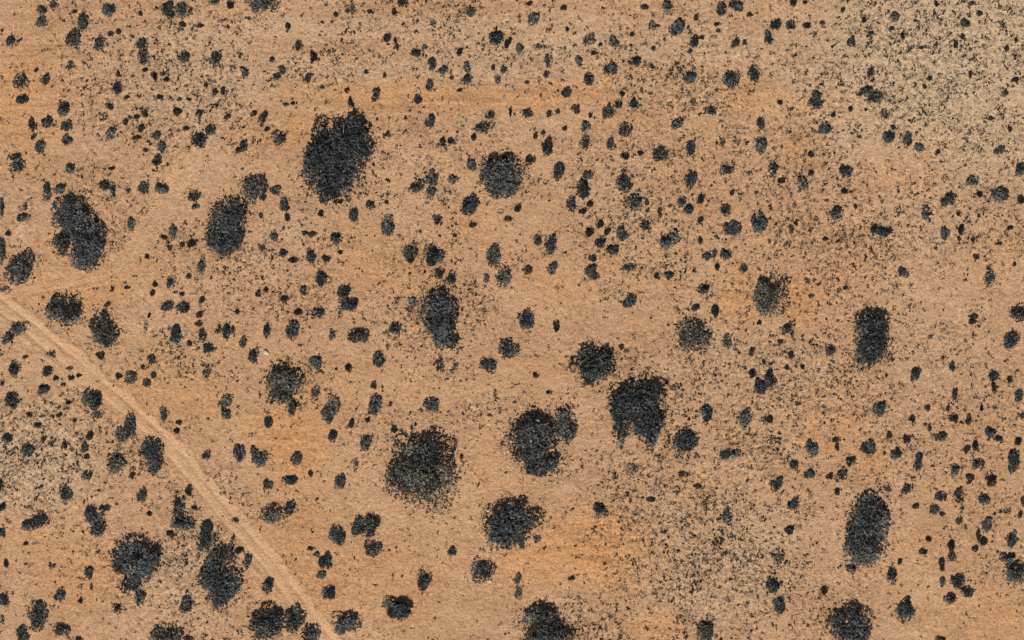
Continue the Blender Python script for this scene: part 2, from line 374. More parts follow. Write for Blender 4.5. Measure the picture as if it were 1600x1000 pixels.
def build_ground():
    ax = axis(83.0, 0.2, 2600.0); ay = axis(53.0, 0.2, 2600.0)
    X, Y = np.meshgrid(ax, ay); nx, ny = len(ax), len(ay)
    x = X.ravel(); y = Y.ravel()
    tr = tracks(x, y)
    z = relief(x, y, tr)
    far = np.maximum(np.abs(x) - 90, np.abs(y) - 60); z = z * (1 - smooth(0, 60, far))
    global HEIGHTS
    HEIGHTS = (ax, ay, z.reshape(ny, nx))
    tv = np.zeros(x.shape)
    for k, (d, w, f) in enumerate(tr):
        s = (0.8, 0.6 * (0.6 + 0.8 * np.clip(vnoise(d * 2.6, f * 22, 181), -0.6, 1)))[k]
        if k == 1: s = s * (1 - smooth(0.86, 0.99, f))
        edge = 0.35 * vnoise(x * 1.7, y * 1.7, 95) + 0.25 * vnoise(x * 4, y * 4, 96)
        core = 1 - smooth(-0.7, 0.8, np.abs(d) + edge - w)
        mid = np.exp(-(d / 0.32) ** 2) * (0.5 + 0.5 * vnoise(d * 2, f * 40, 97))       # rougher strip between the wheels
        tv = np.maximum(tv, s * core * (1 - 0.75 * mid))
    near = np.abs(y - 44) < 8
    df = np.full(x.shape, 99.0); df[near] = line_dist(x[near], y[near], FAINT)[0]
    tv = np.maximum(tv, 0.45 * np.exp(-((np.abs(df) - 0.5) / 0.45) ** 2) * (0.6 + 0.4 * vnoise(x * 0.5, y * 0.5, 98)))
    lit = zone(x, y, SCRUB) * (1 - tv)
    lit = np.clip(lit * (0.85 + 0.35 * fbm(x / 2.2, y / 2.2, 75, 3)), 0, 1); bare = zone(x, y, BARE); grey = zone(x, y, GREY) * (1 - tv)
    py = 500 - y / S
    wash = np.clip(np.exp(-((py - 95) / 95) ** 4) * (0.65 + 0.6 * fbm(x / 9, y / 9, 171, 3)) + 0.7 * bare + 0.18, 0, 1) * (1 - 0.8 * tv) * (1 - 0.6 * lit)
    idx = np.arange(nx * ny).reshape(ny, nx)
    F = np.stack([idx[:-1, :-1], idx[:-1, 1:], idx[1:, 1:], idx[1:, :-1]], -1).reshape(-1, 4)
    fc = F[:, [0, 2]]
    m1 = (np.abs(tr[0][0]) < tr[0][1] + 0.3)[fc].all(1)
    m2 = ((np.abs(tr[1][0]) < tr[1][1] + 0.1) & (tr[1][2] < 0.97))[fc].all(1) & ~m1
    co = np.stack([x, y, z], 1)
    def sub(name, mask):
        fa = F[mask]; used = np.unique(fa); re = np.full(len(x), -1); re[used] = np.arange(len(used))
        me = mesh_np(name, co[used], re[fa])
        for an, arr in (('track', tv), ('litter', lit), ('bare', bare), ('grey', grey), ('wash', wash)):
            a = me.attributes.new(an, 'FLOAT', 'POINT'); a.data.foreach_set('value', arr[used].astype(np.float32))
        me.polygons.foreach_set('use_smooth', np.ones(len(fa), bool))
        o = link(name, me, M_SAND); o['kind'] = 'structure'
        return o
    g = sub('ground', ~(m1 | m2)); g['label'] = 'orange sand ground with patches of grey litter'; g['category'] = 'ground'
    g = sub('dirt_track', m1); g['label'] = 'rutted sand vehicle track running diagonally from left edge to bottom edge'; g['category'] = 'track'
    g = sub('side_track', m2); g['label'] = 'faint sandy side track branching off at left edge and curving upward'; g['category'] = 'track'
build_ground()

# ------------------------------------------------------------------ what grows here, read from the photograph
# One row per plant: 'x y w h' of its dark blob (crown and shadow) in quarter pixels of a 400 x 250 tile; '+' joins lobes, 'd' = dry and grey.
TILES = {
(0, 0): '''85 255 70 90|265 62 60 60|262 130 65 70|335 30 45 70|460 70 35 25|685 55 75 90|515 145 65 130+460 245 95 120|1050 60 110 125|1140 60 75 95|1340 5 90 40|1440 25 40 55
880 80 25 40|1145 150 40 40|1245 155 50 30|615 280 75 90|890 260 62 80+895 345 52 90|1140 345 80 95|1350 360 60 90|1535 445 50 70|690 210 30 30|740 195 40 40|720 260 25 22|1040 420 22 30
135 500 85 100|280 495 50 80|150 615 70 90|230 435 25 30|735 550 65 80|797 607 35 22|390 670 75 110|1110 690 45 60|690 665 40 40|795 755 35 50|295 760 65 90|205 785 50 85+212 850 30 40
415 780 55 100+430 865 65 90|255 915 55 90|690 830 65 70|880 805 40 50|850 858 45 30|975 850 50 70+1005 915 50 80+990 985 40 50|1245 870 85 110+1310 820 55 80|1525 900 50 85|1490 935 40 40
1160 800 35 35|1420 730 45 35|1585 710 40 50|1250 695 40 50|1000 610 35 40|1120 620 30 30|1180 620 40 25|1345 570 30 45|1395 560 25 50|1350 660 30 35|960 475 35 45|1040 495 35 30|910 715 30 50
600 490 25 25|740 455 20 40|785 385 20 25|910 435 30 35|1285 530 22 35|910 935 25 30|100 980 80 50|450 410 45 70 d|850 730 40 30''',
(0, 1): '''910 15 55 55|865 70 35 40|1345 75 50 65|1105 150 40 60 d|1105 185 25 25|200 165 30 55|270 285 40 65|105 365 35 40|360 358 40 75|165 435 35 60+130 478 45 55|325 490 35 60|820 230 40 60
885 285 25 35|870 255 20 40|995 325 60 60+1045 295 35 45|1275 315 40 55|1500 220 75 95|1575 270 40 70|1465 333 20 35|1100 390 40 100|1175 437 55 70|1320 420 40 70+1310 495 65 80|1480 420 20 40
1545 435 40 55+1515 490 35 50|1090 535 45 75|1015 622 50 60|1228 483 30 30|1275 560 30 30|755 565 40 45+750 605 50 70|595 640 35 70|570 560 25 40|950 597 22 28|1100 625 22 22|1205 640 18 22
965 725 22 28|1262 685 16 22|1085 735 60 90|1460 710 50 60+1425 790 75 90|1590 700 20 50|40 725 60 90|150 865 80 85|70 805 30 30|180 650 40 30|240 645 40 25|500 85 28 40|660 100 20 25|710 68 25 30
988 140 20 22|600 45 40 60 d|815 840 50 50 d|1170 880 40 60|1220 880 35 40|1365 855 35 45|1480 970 45 60|1570 975 50 50|770 358 22 26|495 487 22 28|690 445 24 30|805 475 20 40|615 380 18 22|345 297 24 26''',
(0, 2): '''110 20 40 40|130 100 60 85|240 45 25 28|320 45 50 30|345 180 25 35|15 205 25 28|50 310 50 80|15 360 20 30|185 290 90 40 d|225 385 35 90+215 460 35 50|420 380 50 65|515 330 40 25|490 245 90 80 d
635 262 60 75|685 300 25 25|552 278 26 28|750 212 28 30|765 385 65 80|615 420 80 95|480 490 50 100|330 572 60 70|875 413 25 32|880 305 22 40|912 268 18 30|950 240 18 28|975 45 60 90|1040 170 80 110
1155 110 30 40|1145 255 55 85+1115 318 28 40|1190 235 25 30|1305 45 65 85|1405 35 100 75|1490 92 40 30|1355 105 20 25|1395 262 45 70|1455 265 25 35|1605 240 58 100|1120 480 75 95|1370 490 90 115|1505 465 75 105
1065 290 30 20|1020 315 25 25|830 40 40 40|890 155 60 80 d|45 460 25 28|92 515 30 30|100 705 60 60|235 705 35 50|290 695 25 35|400 680 45 55|600 690 75 80+665 645 45 70|775 635 65 80|690 580 35 40
1250 685 70 60|1555 770 45 80|1555 905 80 110|1465 895 25 25|1315 895 40 60 d|1135 635 50 50 d|490 720 30 30|235 915 70 120|470 785 55 80+455 895 55 100|710 810 65 95|615 895 50 70|1030 765 75 80|930 960 85 95
1125 925 55 100|120 1000 55 75|705 975 45 50|800 955 40 40|195 825 25 35|145 845 25 40|330 800 25 30|1280 150 35 28|1290 190 28 26|1395 215 24 28''',
(0, 3): '''160 15 50 60|230 10 30 30|45 150 60 80|140 160 60 60|245 160 45 40|340 140 30 35|525 258 50 65|795 100 50 70|465 55 25 40|600 122 25 35|583 75 22 25|635 225 45 110 d|775 170 30 30|845 225 30 50
1235 140 55 55|1325 80 30 40|1370 88 22 32|1175 280 25 55|1140 280 18 35|1215 225 30 35|890 320 50 60 d|960 297 30 25|645 462 50 75|300 600 60 80+300 640 85 90|610 575 80 70+660 610 85 90|75 640 32 40|405 715 28 32
515 680 28 35|355 800 80 85|750 840 70 95+780 790 25 40|875 870 55 75|940 915 55 60|1445 935 55 65|1495 945 20 30|1445 870 20 25|740 710 90 60 d|1540 495 50 40|1265 465 22 50|1015 485 40 35|980 535 25 35
1485 580 30 35|1370 630 22 25|1390 740 30 28|1510 800 25 40|1475 795 20 25|270 965 35 40|1065 945 25 35|1275 20 30 30|1050 25 25 40|940 70 25 28|245 440 20 25|110 535 20 22|300 142 22 25|475 345 22 26
450 310 22 26|1190 877 18 20|1325 140 26 22|1460 150 40 50 d|1490 300 28 32|1550 250 24 30|1590 305 24 30''',
(1, 0): '''105 30 85 85|445 40 60 80|700 50 40 20|650 48 40 18|980 10 55 40|1050 28 20 30|1132 50 20 25|15 300 30 110|160 290 35 50+145 345 75 70|300 195 50 110|370 178 70 70|670 150 70 80+705 190 40 80|138 185 20 25
905 165 70 85|1015 175 75 85|1215 225 65 85+1225 285 40 50|15 540 50 150+45 460 45 40|25 800 60 60 d|820 400 40 90|1085 450 55 85|1030 480 45 30|1205 520 45 60|1155 428 22 28|1065 550 35 40|1140 525 25 35
1260 660 45 95|1070 765 55 75|970 778 28 38|950 828 28 55|918 600 25 35|1045 905 75 80|1145 910 70 90|1180 725 30 35|1140 835 25 35|1245 960 40 50|1265 870 30 50|702 798 22 35|800 795 35 25
1480 945 30 30|1520 945 18 30|935 970 22 35|670 900 30 35|1175 570 22 28|1012 685 20 25|1360 680 25 28|800 190 40 40 d|1592 160 150 200|1430 905 22 22|1275 940 24 28|232 945 18 22|1405 705 20 24''',
(1, 1): '''125 185 70 65|185 290 60 80|195 355 30 50|30 345 25 40|45 235 40 50|110 478 55 70|405 328 35 40|345 460 45 45|305 455 25 35|505 475 75 95|605 342 60 85|725 280 60 75|818 265 22 35|825 410 85 130
1000 160 85 85|1105 105 70 100+1100 195 55 60|1220 120 60 65|1345 30 60 75|1335 265 90 130|1355 405 40 35|1130 370 60 80|1175 245 60 50 d|165 580 55 60|240 620 60 45|30 535 45 60 d|340 600 70 85|440 615 45 50
410 745 65 100|305 810 55 85|560 820 85 90+580 890 105 120|390 945 75 85|180 865 45 40|275 950 50 45|15 830 30 60|65 810 30 40|970 580 75 130|1115 580 95 160|1140 705 55 70|1215 745 60 90|1480 595 95 160
1555 725 80 130|1440 730 40 50 d|985 890 70 90 d|1575 365 45 40|525 255 30 35|685 185 24 26|1000 88 18 22|875 80 18 22|930 10 24 28|545 655 16 24|525 570 24 36|1245 470 30 26|105 670 24 30|140 745 22 28|208 768 22 30|410 862 20 28''',
(1, 2): '''305 60 75 100|475 80 60 70|455 185 70 130|380 275 65 95|440 320 40 45|490 275 40 50|705 140 85 130+755 265 100 120|845 260 25 40|925 325 25 60|1120 115 65 110|1175 240 40 60|1065 265 50 70+1110 305 60 60
1180 370 35 50|1180 495 30 50|40 290 50 65|240 515 75 145|165 495 45 60|250 670 65 85|100 685 50 60|545 390 55 70|490 445 50 55|600 445 40 45|680 455 65 90|550 505 60 80|625 550 70 85|830 415 60 60
960 510 75 90|1015 465 60 75|490 680 70 90+515 725 60 60|505 615 40 50|735 665 60 55|975 715 60 65|910 715 40 50|735 880 70 100|1205 795 80 85|1225 590 60 60+1265 580 25 60|1150 915 40 55|1275 930 45 100
80 988 95 140|1340 50 70 95|1345 310 60 75|1375 415 85 120|1540 385 90 150|1335 590 60 85|1285 660 30 50|1455 675 50 65|1375 200 30 40|1290 400 22 28|270 797 20 22|835 45 24 30''',
(1, 3): '''35 55 60 75|80 130 45 45|230 150 65 80|270 75 30 40|165 100 22 25|490 65 70 95|480 190 40 45|415 320 75 100|735 440 80 85|665 430 40 60|622 395 25 25|1275 130 60 70|1120 245 95 100|990 325 60 100
1450 205 90 120|1575 55 60 90|1580 240 40 55|1105 460 55 95|1210 425 40 70|1195 490 25 30|1280 495 22 45|1320 205 35 45|845 705 50 85|1385 670 35 40+1385 735 60 90|1355 600 25 25|1300 600 35 40|1063 645 22 28
1040 685 22 30|1250 680 20 30|1555 945 90 110|1390 873 25 28|1285 975 45 50|1515 420 35 35|1440 518 40 20|400 390 20 25|355 490 30 35|145 430 25 60|175 395 25 30|1190 335 25 35|1320 345 25 30
1005 32 22 30|545 285 24 36|270 845 36 34 d|485 795 22 36|1175 565 20 24|1540 645 30 30''',
(2, 0): '''50 110 75 95|105 50 110 90|85 300 65 110|305 320 60 65|270 425 70 90|75 500 100 110|435 300 32 30|445 355 38 35|490 345 30 30|350 360 30 35|395 405 28 30|428 515 40 30|575 495 110 150|625 590 60 60 d
815 655 75 120+760 715 80 100|725 880 105 140|60 735 55 80|175 815 80 90|405 775 30 60|565 730 40 70|535 795 45 60|540 855 30 35|545 968 60 60|825 970 40 50|1025 580 50 90|1405 500 75 90+1410 580 55 100
1290 840 60 65|1100 90 85 115|1265 90 45 80|1430 65 80 90+1375 65 45 40|1310 175 65 80|1515 135 45 75|1590 210 60 110|950 235 45 75|895 290 25 30|820 355 75 80|740 345 45 45|965 340 45 50+920 385 55 60
635 215 50 55|1300 320 50 80 d|1010 140 22 25|1185 145 30 35|910 30 25 90 d|1500 820 60 120|1585 840 50 130|1120 640 35 35|1105 690 35 40|190 590 30 35|370 590 28 35|235 650 40 40|270 740 30 35
465 620 40 40 d|325 215 60 50 d|10 335 22 30|15 395 25 30|395 480 30 22|160 230 30 28|1240 20 40 40|910 80 20 24''',
(2, 1): '''70 60 40 80|235 65 80 110|470 90 45 75|655 90 110 125|870 50 70 70|1580 170 105 130|1450 275 85 110|1150 270 70 110 d|1240 285 50 60 d|380 250 65 105|775 245 70 110|580 300 40 55|735 405 30 50|650 390 20 25
1045 350 20 22|80 630 45 85|30 855 75 120|250 860 60 95|210 990 75 70|345 960 30 45|75 1030 55 90|465 560 90 150|745 540 75 140|600 640 35 60|695 620 35 35|485 720 55 75|690 770 75 90|1110 525 90 110
860 670 40 60|625 895 45 60 d|370 445 75 80 d|845 525 25 30|1005 485 16 22|1285 850 22 35|525 1000 64 120|790 440 18 24|920 495 16 20|905 552 14 16|1405 710 16 22|1370 960 18 20''',
(2, 2): '''280 30 40 75|690 165 35 45|295 268 22 22|150 340 35 40|1010 405 60 40 d|1225 575 75 130|1320 835 55 70+1390 835 70 70|1340 130 60 100|1500 200 35 55|1575 258 22 40|1545 420 70 120|1495 330 40 50|1455 595 75 115
1580 610 50 60 d|770 930 90 90 d|1545 15 30 30|1080 960 80 60 d|235 450 36 26|308 493 20 30|18 405 20 26|75 445 14 28|38 480 16 18|1450 295 30 30 d''',
(2, 3): '''130 55 80 95|78 130 30 35|390 190 55 80|145 215 28 50|215 285 30 40|120 295 22 35|15 360 65 120|1155 295 50 80|920 350 65 110|1525 120 90 120|1415 340 60 85|1420 415 50 60|1510 370 32 45|1170 470 35 75
1565 475 50 80|690 555 90 105|895 495 22 30|995 545 28 45|1125 550 22 40|903 612 32 55|1165 612 38 60|1250 612 42 70|1340 545 25 40|1390 690 65 75|1440 735 45 45|1590 590 30 50|15 615 40 60|570 612 22 30
275 800 70 110|425 740 30 40+430 790 22 50|630 785 75 120|510 870 60 85|760 715 35 45|865 738 38 65|805 825 80 80|945 840 52 70+945 905 50 85|1075 725 70 60|1240 800 40 45|1292 780 35 60|1165 925 60 85
1310 895 65 75|1265 975 50 50|1395 985 50 50|1545 885 85 145|1565 755 50 50|160 900 45 65|260 960 75 65|390 970 45 50|455 960 70 85|70 990 40 40|1275 5 40 40|820 395 22 30|1010 670 18 45|1030 450 16 20
470 595 24 28|1090 415 16 20|220 95 24 28|1378 540 18 26''',
(3, 0): '''415 70 80 110|180 265 110 90+255 245 90 95|575 215 90 120+615 285 90 110|655 172 50 50|575 100 25 28|885 90 55 95|1110 165 65 130+1145 260 130 100|1065 335 45 50|935 210 28 40|555 560 65 90|365 715 65 110
40 740 70 105|500 748 25 45|245 860 110 190|385 930 100 100|145 960 85 105|1165 770 75 120|735 800 65 65|1540 500 50 90|1505 430 45 50|500 990 45 30|1180 985 50 40|15 165 40 60|15 335 40 80|20 860 30 80 d
40 520 30 50|165 395 30 28|1180 65 40 60|1215 170 35 30|5 30 20 80|395 235 22 22|505 440 22 20|545 115 20 24|482 660 16 36|570 670 20 44 d|160 785 24 20|1365 330 24 26|1475 250 30 30|320 530 40 50 d''',
(3, 1): '''95 210 125 130|220 160 75 100|510 350 90 135|435 500 75 110+375 460 45 40+410 585 50 70|640 290 70 130+715 270 110 160+730 420 100 120|80 660 80 105|455 700 75 105|1055 620 75 130|1420 560 130 150
885 780 160 170|585 885 165 190|1225 445 45 70|225 470 20 30|420 125 20 22|855 592 18 20|815 655 16 24|340 425 40 30''',
(3, 2): '''550 170 75 90|35 610 42 80+40 700 45 80|60 380 40 80|160 360 60 60 d|1210 935 90 150|1350 230 60 80|370 615 40 25|1290 390 80 70 d|870 115 50 40|1160 40 40 40|780 570 18 20|1395 130 24 30''',
(3, 3): '''55 40 70 90|165 140 75 85|125 300 60 100|60 480 80 90 d|70 770 70 110|40 650 90 100|435 75 35 50|530 540 75 60|785 585 65 95|820 505 30 45|865 55 65 85|1080 100 70 65|1040 185 60 65|1090 210 30 30|925 155 40 45
1355 112 60 70|1190 80 60 70|1200 245 42 60|1180 165 22 30|1370 275 55 95|1315 345 30 70|1350 385 45 60|1290 425 40 45|1520 365 65 95|1510 470 110 70+1545 570 140 150|1590 120 20 60|970 445 50 45|1005 365 35 40
1145 410 45 70|1150 480 55 60|1090 525 40 75|1180 620 90 110|1250 690 70 70|1130 735 65 85|1090 640 40 80|855 815 110 150|870 735 35 40|1080 990 60 40|350 695 35 60|1265 10 30 30|1395 15 45 50|1475 195 80 30 d
1580 215 25 50|750 50 60 60 d|237 245 22 24|293 145 20 24|982 153 18 22|120 815 18 20|1100 32 18 20''',
}
# Trees: lobes in photograph pixels (x, y, w, h of crown and shadow), the short phrase others are found by, and the label
TREES = [
 ([(417, 4, 44, 50)], 'the tree cut by the top edge', 'dark round tree cut off by the top edge, left of the middle'),
 ([(536, 218, 92, 96), (512, 270, 86, 92), (526, 246, 100, 84)], 'the largest tilted oval tree', 'largest tree in the upper middle, its long oval crown tilted to lower left'),
 ([(358, 334, 56, 56), (340, 362, 36, 54), (354, 372, 44, 50), (352, 388, 26, 32)], 'the tree with a trailing tail', 'round dark tree with a ragged tail of lower lobes, left of the largest oval tree'),
 ([(114, 332, 56, 56), (138, 378, 56, 82), (97, 382, 30, 32), (126, 354, 52, 50)], 'the tall three-lobed tree', 'tall three-lobed dark tree at the left above the fork of the tracks'),
 ([(36, 417, 48, 50)], 'the ragged tree by left edge', 'ragged gappy tree close to the left edge just above the side track'),
 ([(101, 483, 48, 56)], 'the square tree inside track fork', 'squarish spiky tree just inside the fork of the two tracks'),
 ([(163, 508, 40, 52), (165, 533, 24, 26)], 'the pointed tree near track fork', 'dark tree with a pointed lower end, right of the square tree at the fork'),
 ([(785, 272, 62, 62), (790, 296, 46, 42)], 'the round upper centre tree', 'round dense tree in the upper part, right of the largest oval tree'),
 ([(688, 484, 58, 62), (694, 528, 36, 44), (692, 510, 48, 40)], 'the pear-shaped centre tree', 'pear-shaped tree near the centre, narrowing to its lower end'),
 ([(924, 568, 64, 72)], 'the compact round tree', 'compact round tree right of the centre on open sand'),
 ([(998, 614, 78, 60), (973, 656, 42, 72), (1016, 656, 46, 84), (995, 646, 46, 46)], 'the horseshoe tree', 'large horseshoe-shaped tree with sand showing through its lower middle'),
 ([(832, 682, 86, 88), (885, 662, 34, 48), (845, 722, 60, 50)], 'the broad tree with side lobe', 'broad tree with a smaller lobe on its upper right, below the centre'),
 ([(664, 728, 104, 118)], 'the big round speckled tree', 'big round tree speckled with pale twigs, below and left of the centre'),
 ([(1084, 522, 48, 46)], 'the blunt squarish tree', 'small blunt squarish tree right of the compact round tree'),
 ([(1072, 698, 42, 44)], 'the loose tree below horseshoe', 'small loose-edged tree at lower right of the horseshoe-shaped tree'),
 ([(1203, 463, 50, 66)], 'the fuzzy tree right of centre', 'fuzzy dark tree alone on orange sand, well right of the centre'),
 ([(1363, 518, 64, 76), (1363, 545, 52, 56)], 'the tall right-hand tree', 'tall dark tree with spiky sides, in the middle of the right part'),
 ([(1357, 815, 66, 100), (1354, 855, 64, 60)], 'the long upright oval tree', 'long upright oval tree in the lower right with a pale stone at its foot'),
 ([(1327, 975, 66, 66)], 'the tree on bottom edge, right', 'bushy tree reaching the bottom edge below the long upright oval tree'),
 ([(848, 968, 62, 56), (860, 990, 76, 40)], 'the tree on bottom edge, middle', 'sloping grey tree cut by the bottom edge right of the middle'),
 ([(800, 808, 82, 72), (790, 838, 56, 40)], 'the flat-topped lower centre tree', 'flat-topped wide tree with pale stone at its left, below the broad tree with side lobe'),
 ([(441, 590, 54, 54), (438, 618, 42, 34), (454, 640, 13, 24)], 'the tufted tree left of centre', 'tufted dark tree left of the centre with two short lower lobes'),
 ([(220, 873, 76, 70), (188, 877, 24, 40), (205, 912, 28, 26), (217, 934, 16, 26)], 'the tree with hanging tail', 'large dark tree at lower left with a knobbly tail hanging from its lower side'),
 ([(323, 842, 28, 52), (343, 898, 58, 100)], 'the long tree beside the track', 'long dark tree left of the lower track, leaning up to the left'),
 ([(420, 973, 56, 56), (459, 970, 28, 48), (483, 993, 34, 28)], 'the clumped tree touching the track', 'wide clumped tree of three crowns beside the track at the bottom edge'),
 ([(238, 712, 38, 54)], 'the egg-shaped tree hugging track', 'egg-shaped spiky dark tree hugging the left side of the diagonal track'),
 ([(263, 994, 46, 34)], 'the small bottom edge tree', 'small dark tree cut by the bottom edge, left of the clumped tree'),
]
# shrubs that stand out enough to be pointed from: nearest shrub to (x, y), phrase, label
MARKS = [
 (1142, 122, 'the star-shaped upper right shrub', 'star-shaped dark round shrub, larger of a pair, upper right of the middle'),
 (1358, 150, 'the wide two-lobed shrub upper right', 'wide two-lobed shrub lying slantwise in the upper right on greyish ground'),
 (1562, 301, 'the round shrub near right edge', 'large round blue-grey shrub near the right edge, above the middle'),
 (263, 15, 'the domed shrub at top left', 'large domed shrub with pale flecks close to the top edge at upper left'),
 (122, 50, 'the dog-leg shrub at upper left', 'dog-leg shrub of two joined clumps at upper left'),
 (36, 125, 'the leaf-shaped shrub by left edge', 'leaf-shaped dark shrub near the left edge in the upper part'),
 (775, 55, 'the solitary top middle shrub', 'roundish dark shrub with jagged top, solitary in the top middle'),
 (954, 105, 'the wedge shrub at upper middle', 'wedge-shaped dark shrub upper right of the middle among small tufts'),
 (1184, 346, 'the oval shrub with pale specks', 'neat upright oval shrub with pale specks, right of the middle'),
 (1145, 712, 'the low double mat', 'low dark double mat of twigs right of the loose tree below horseshoe'),
 (621, 944, 'the jagged lower middle shrub', 'jagged round shrub on open sand in the lower middle'),
 (143, 624, 'the heart-shaped shrub below track', 'heart-shaped dark shrub just below the diagonal track on the left'),
 (148, 812, 'the tilted bean-shaped shrub', 'tilted bean-shaped dark shrub in the lower left'),
 (1280, 160, 'the upright pear shrub', 'upright pear-shaped dark shrub left of the wide two-lobed shrub'),
 (1586, 721, 'the upright right edge shrub', 'tall upright dark shrub by the right edge, below the middle'),
 (1414, 953, 'the bright-sided egg shrub', 'egg-shaped shrub with a light grey lower side, right of the bottom edge tree'),
 (606, 352, 'the oval shrub below largest tree', 'oval blue-grey shrub lower right of the largest tilted oval tree'),
 (981, 300, 'the slanting long shrub', 'long slanting shrub of two clumps, right of the round upper centre tree'),
 (937, 792, 'the lone block-shaped shrub', 'small lone block-shaped dark shrub on orange sand below the broad tree'),
]

DRY, PLANTS = [], []
for (r, c), txt in TILES.items():
    for row in txt.replace('\n', '|').split('|'):
        row = row.strip()
        if not row: continue
        dry = row.endswith('d'); row = row.rstrip('d ')
        lobes = []
        for l in row.split('+'):
            x, y, w, h = map(float, l.split())
            lobes.append((x / 4 + 400 * c, y / 4 + 250 * r, w / 4, h / 4))
        PLANTS.append((lobes, dry))

def lobe_world(l, flat):
    """blob (crown + shadow) in the photograph -> crown centre and half-axes in metres"""
    x, y = W(l[0], l[1]); a = l[2] * S / 2; hb = l[3] * S / 2
    cot = 1 / math.tan(SUN_EL); c = a * flat
    ext = c * cot + math.sqrt(a * a + (c * cot) ** 2) - a          # how far the shadow reaches past the crown
    b = max(hb - ext / 2, 0.62 * min(a, hb))
    return x - ext * 0.3 * 0.5, y - ext / 2, a, b, c

def bounds(lobes):
    x0 = min(l[0] - l[2] / 2 for l in lobes); x1 = max(l[0] + l[2] / 2 for l in lobes)
    y0 = min(l[1] - l[3] / 2 for l in lobes); y1 = max(l[1] + l[3] / 2 for l in lobes)
    return (x0 + x1) / 2, (y0 + y1) / 2, x1 - x0, y1 - y0

def crown_mesh(name, lobes, flat, lift, rng, cover, leaf, dry=False, origin=(0, 0)):
    """every lobe is a low mat of leaves with uneven clumps standing on it, so the outline is ragged and light and dark clumps alternate"""
    parts = []; tones = []
    for l in lobes:
        x, y, a, b, c = lobe_world(l, flat)
        n = int(np.clip(cover * pi * a * b / (0.42 * leaf * leaf), 30, 7000))
        m = int(np.clip(rng.integers(3, 6) + 1.1 * a * b, 3, 30))
        th = rng.uniform(0, 2 * pi, m); rr = np.sqrt((np.arange(m) + rng.random(m)) / m) * rng.uniform(0.75, 0.97)
        rs = np.clip(1.25 / math.sqrt(m), 0.24, 0.62) * rng.uniform(0.5, 1.45, m)
        rr = np.minimum(rr, 1.10 - rs * 0.75)
        wgt = rs ** 2; cnt = np.maximum((n * 0.72 * wgt / wgt.sum()).astype(int), 5)
        P = []; T = []
        for k in range(m):
            q = lumpy_points(cnt[k], a * rs[k] * rng.uniform(.8, 1.25), b * rs[k] * rng.uniform(.8, 1.25), c * max(rs[k], .4) * rng.uniform(.7, 1.15), rng, lump=0.45, k=5, fringe=0.10)
            q += np.array([cos(th[k]) * rr[k] * a, sin(th[k]) * rr[k] * b, c * (0.35 + 0.75 * (1 - rr[k] ** 2))])
            P.append(q); T.append(np.full(cnt[k], rng.uniform(0.0, 0.72)))
        n2 = int(n * 0.28)
        q = lumpy_points(n2, a * 0.92, b * 0.92, c * 0.6, rng, lump=0.5, k=9, fringe=0.15, fill=0.85)
        q[:, 2] += c * 0.35
        hole = vnoise(q[:, 0] / 0.9 + x, q[:, 1] / 0.9 + y, 133) > -0.35
        P.append(q[hole]); T.append(np.full(hole.sum(), 0.22))
        p = np.concatenate(P); base = np.concatenate(T); n = len(p)
        p += np.array([x - origin[0], y - origin[1], lift])
        p[:, 2] = np.maximum(p[:, 2], 0.04)
        sz = leaf * rng.uniform(0.55, 1.45, n)
        parts.append(leaves(p, sz, rng, 2.0 if not dry else 3.2))
        t = base + 0.36 * rng.random(n)
        t = np.where(rng.random(n) < 0.03, rng.uniform(0.88, 1.0, n), np.minimum(t, 0.9))
        tones.append(np.repeat(t, 2))
    v, f = join(parts)
    return mesh_np(name, v, f, np.concatenate(tones))

def stem_mesh(name, lobes, flat, lift, rng, k, origin, r0):
    B, T = [], []
    for l in lobes:
        x, y, a, b, c = lobe_world(l, flat)
        for i in range(k):
            th = rng.uniform(0, 2 * pi); rr = rng.uniform(0.3, 0.8)
            B.append([x - origin[0] + rng.normal() * 0.05 * a, y - origin[1] + rng.normal() * 0.05 * a, -0.05])
            T.append([x - origin[0] + cos(th) * a * rr, y - origin[1] + sin(th) * b * rr, lift + c * rng.uniform(0.7, 1.5)])
    v, f = twigs(np.array(B), np.array(T), r0, r0 * 0.35)
    return mesh_np(name, v, f, rng.random(len(f)))

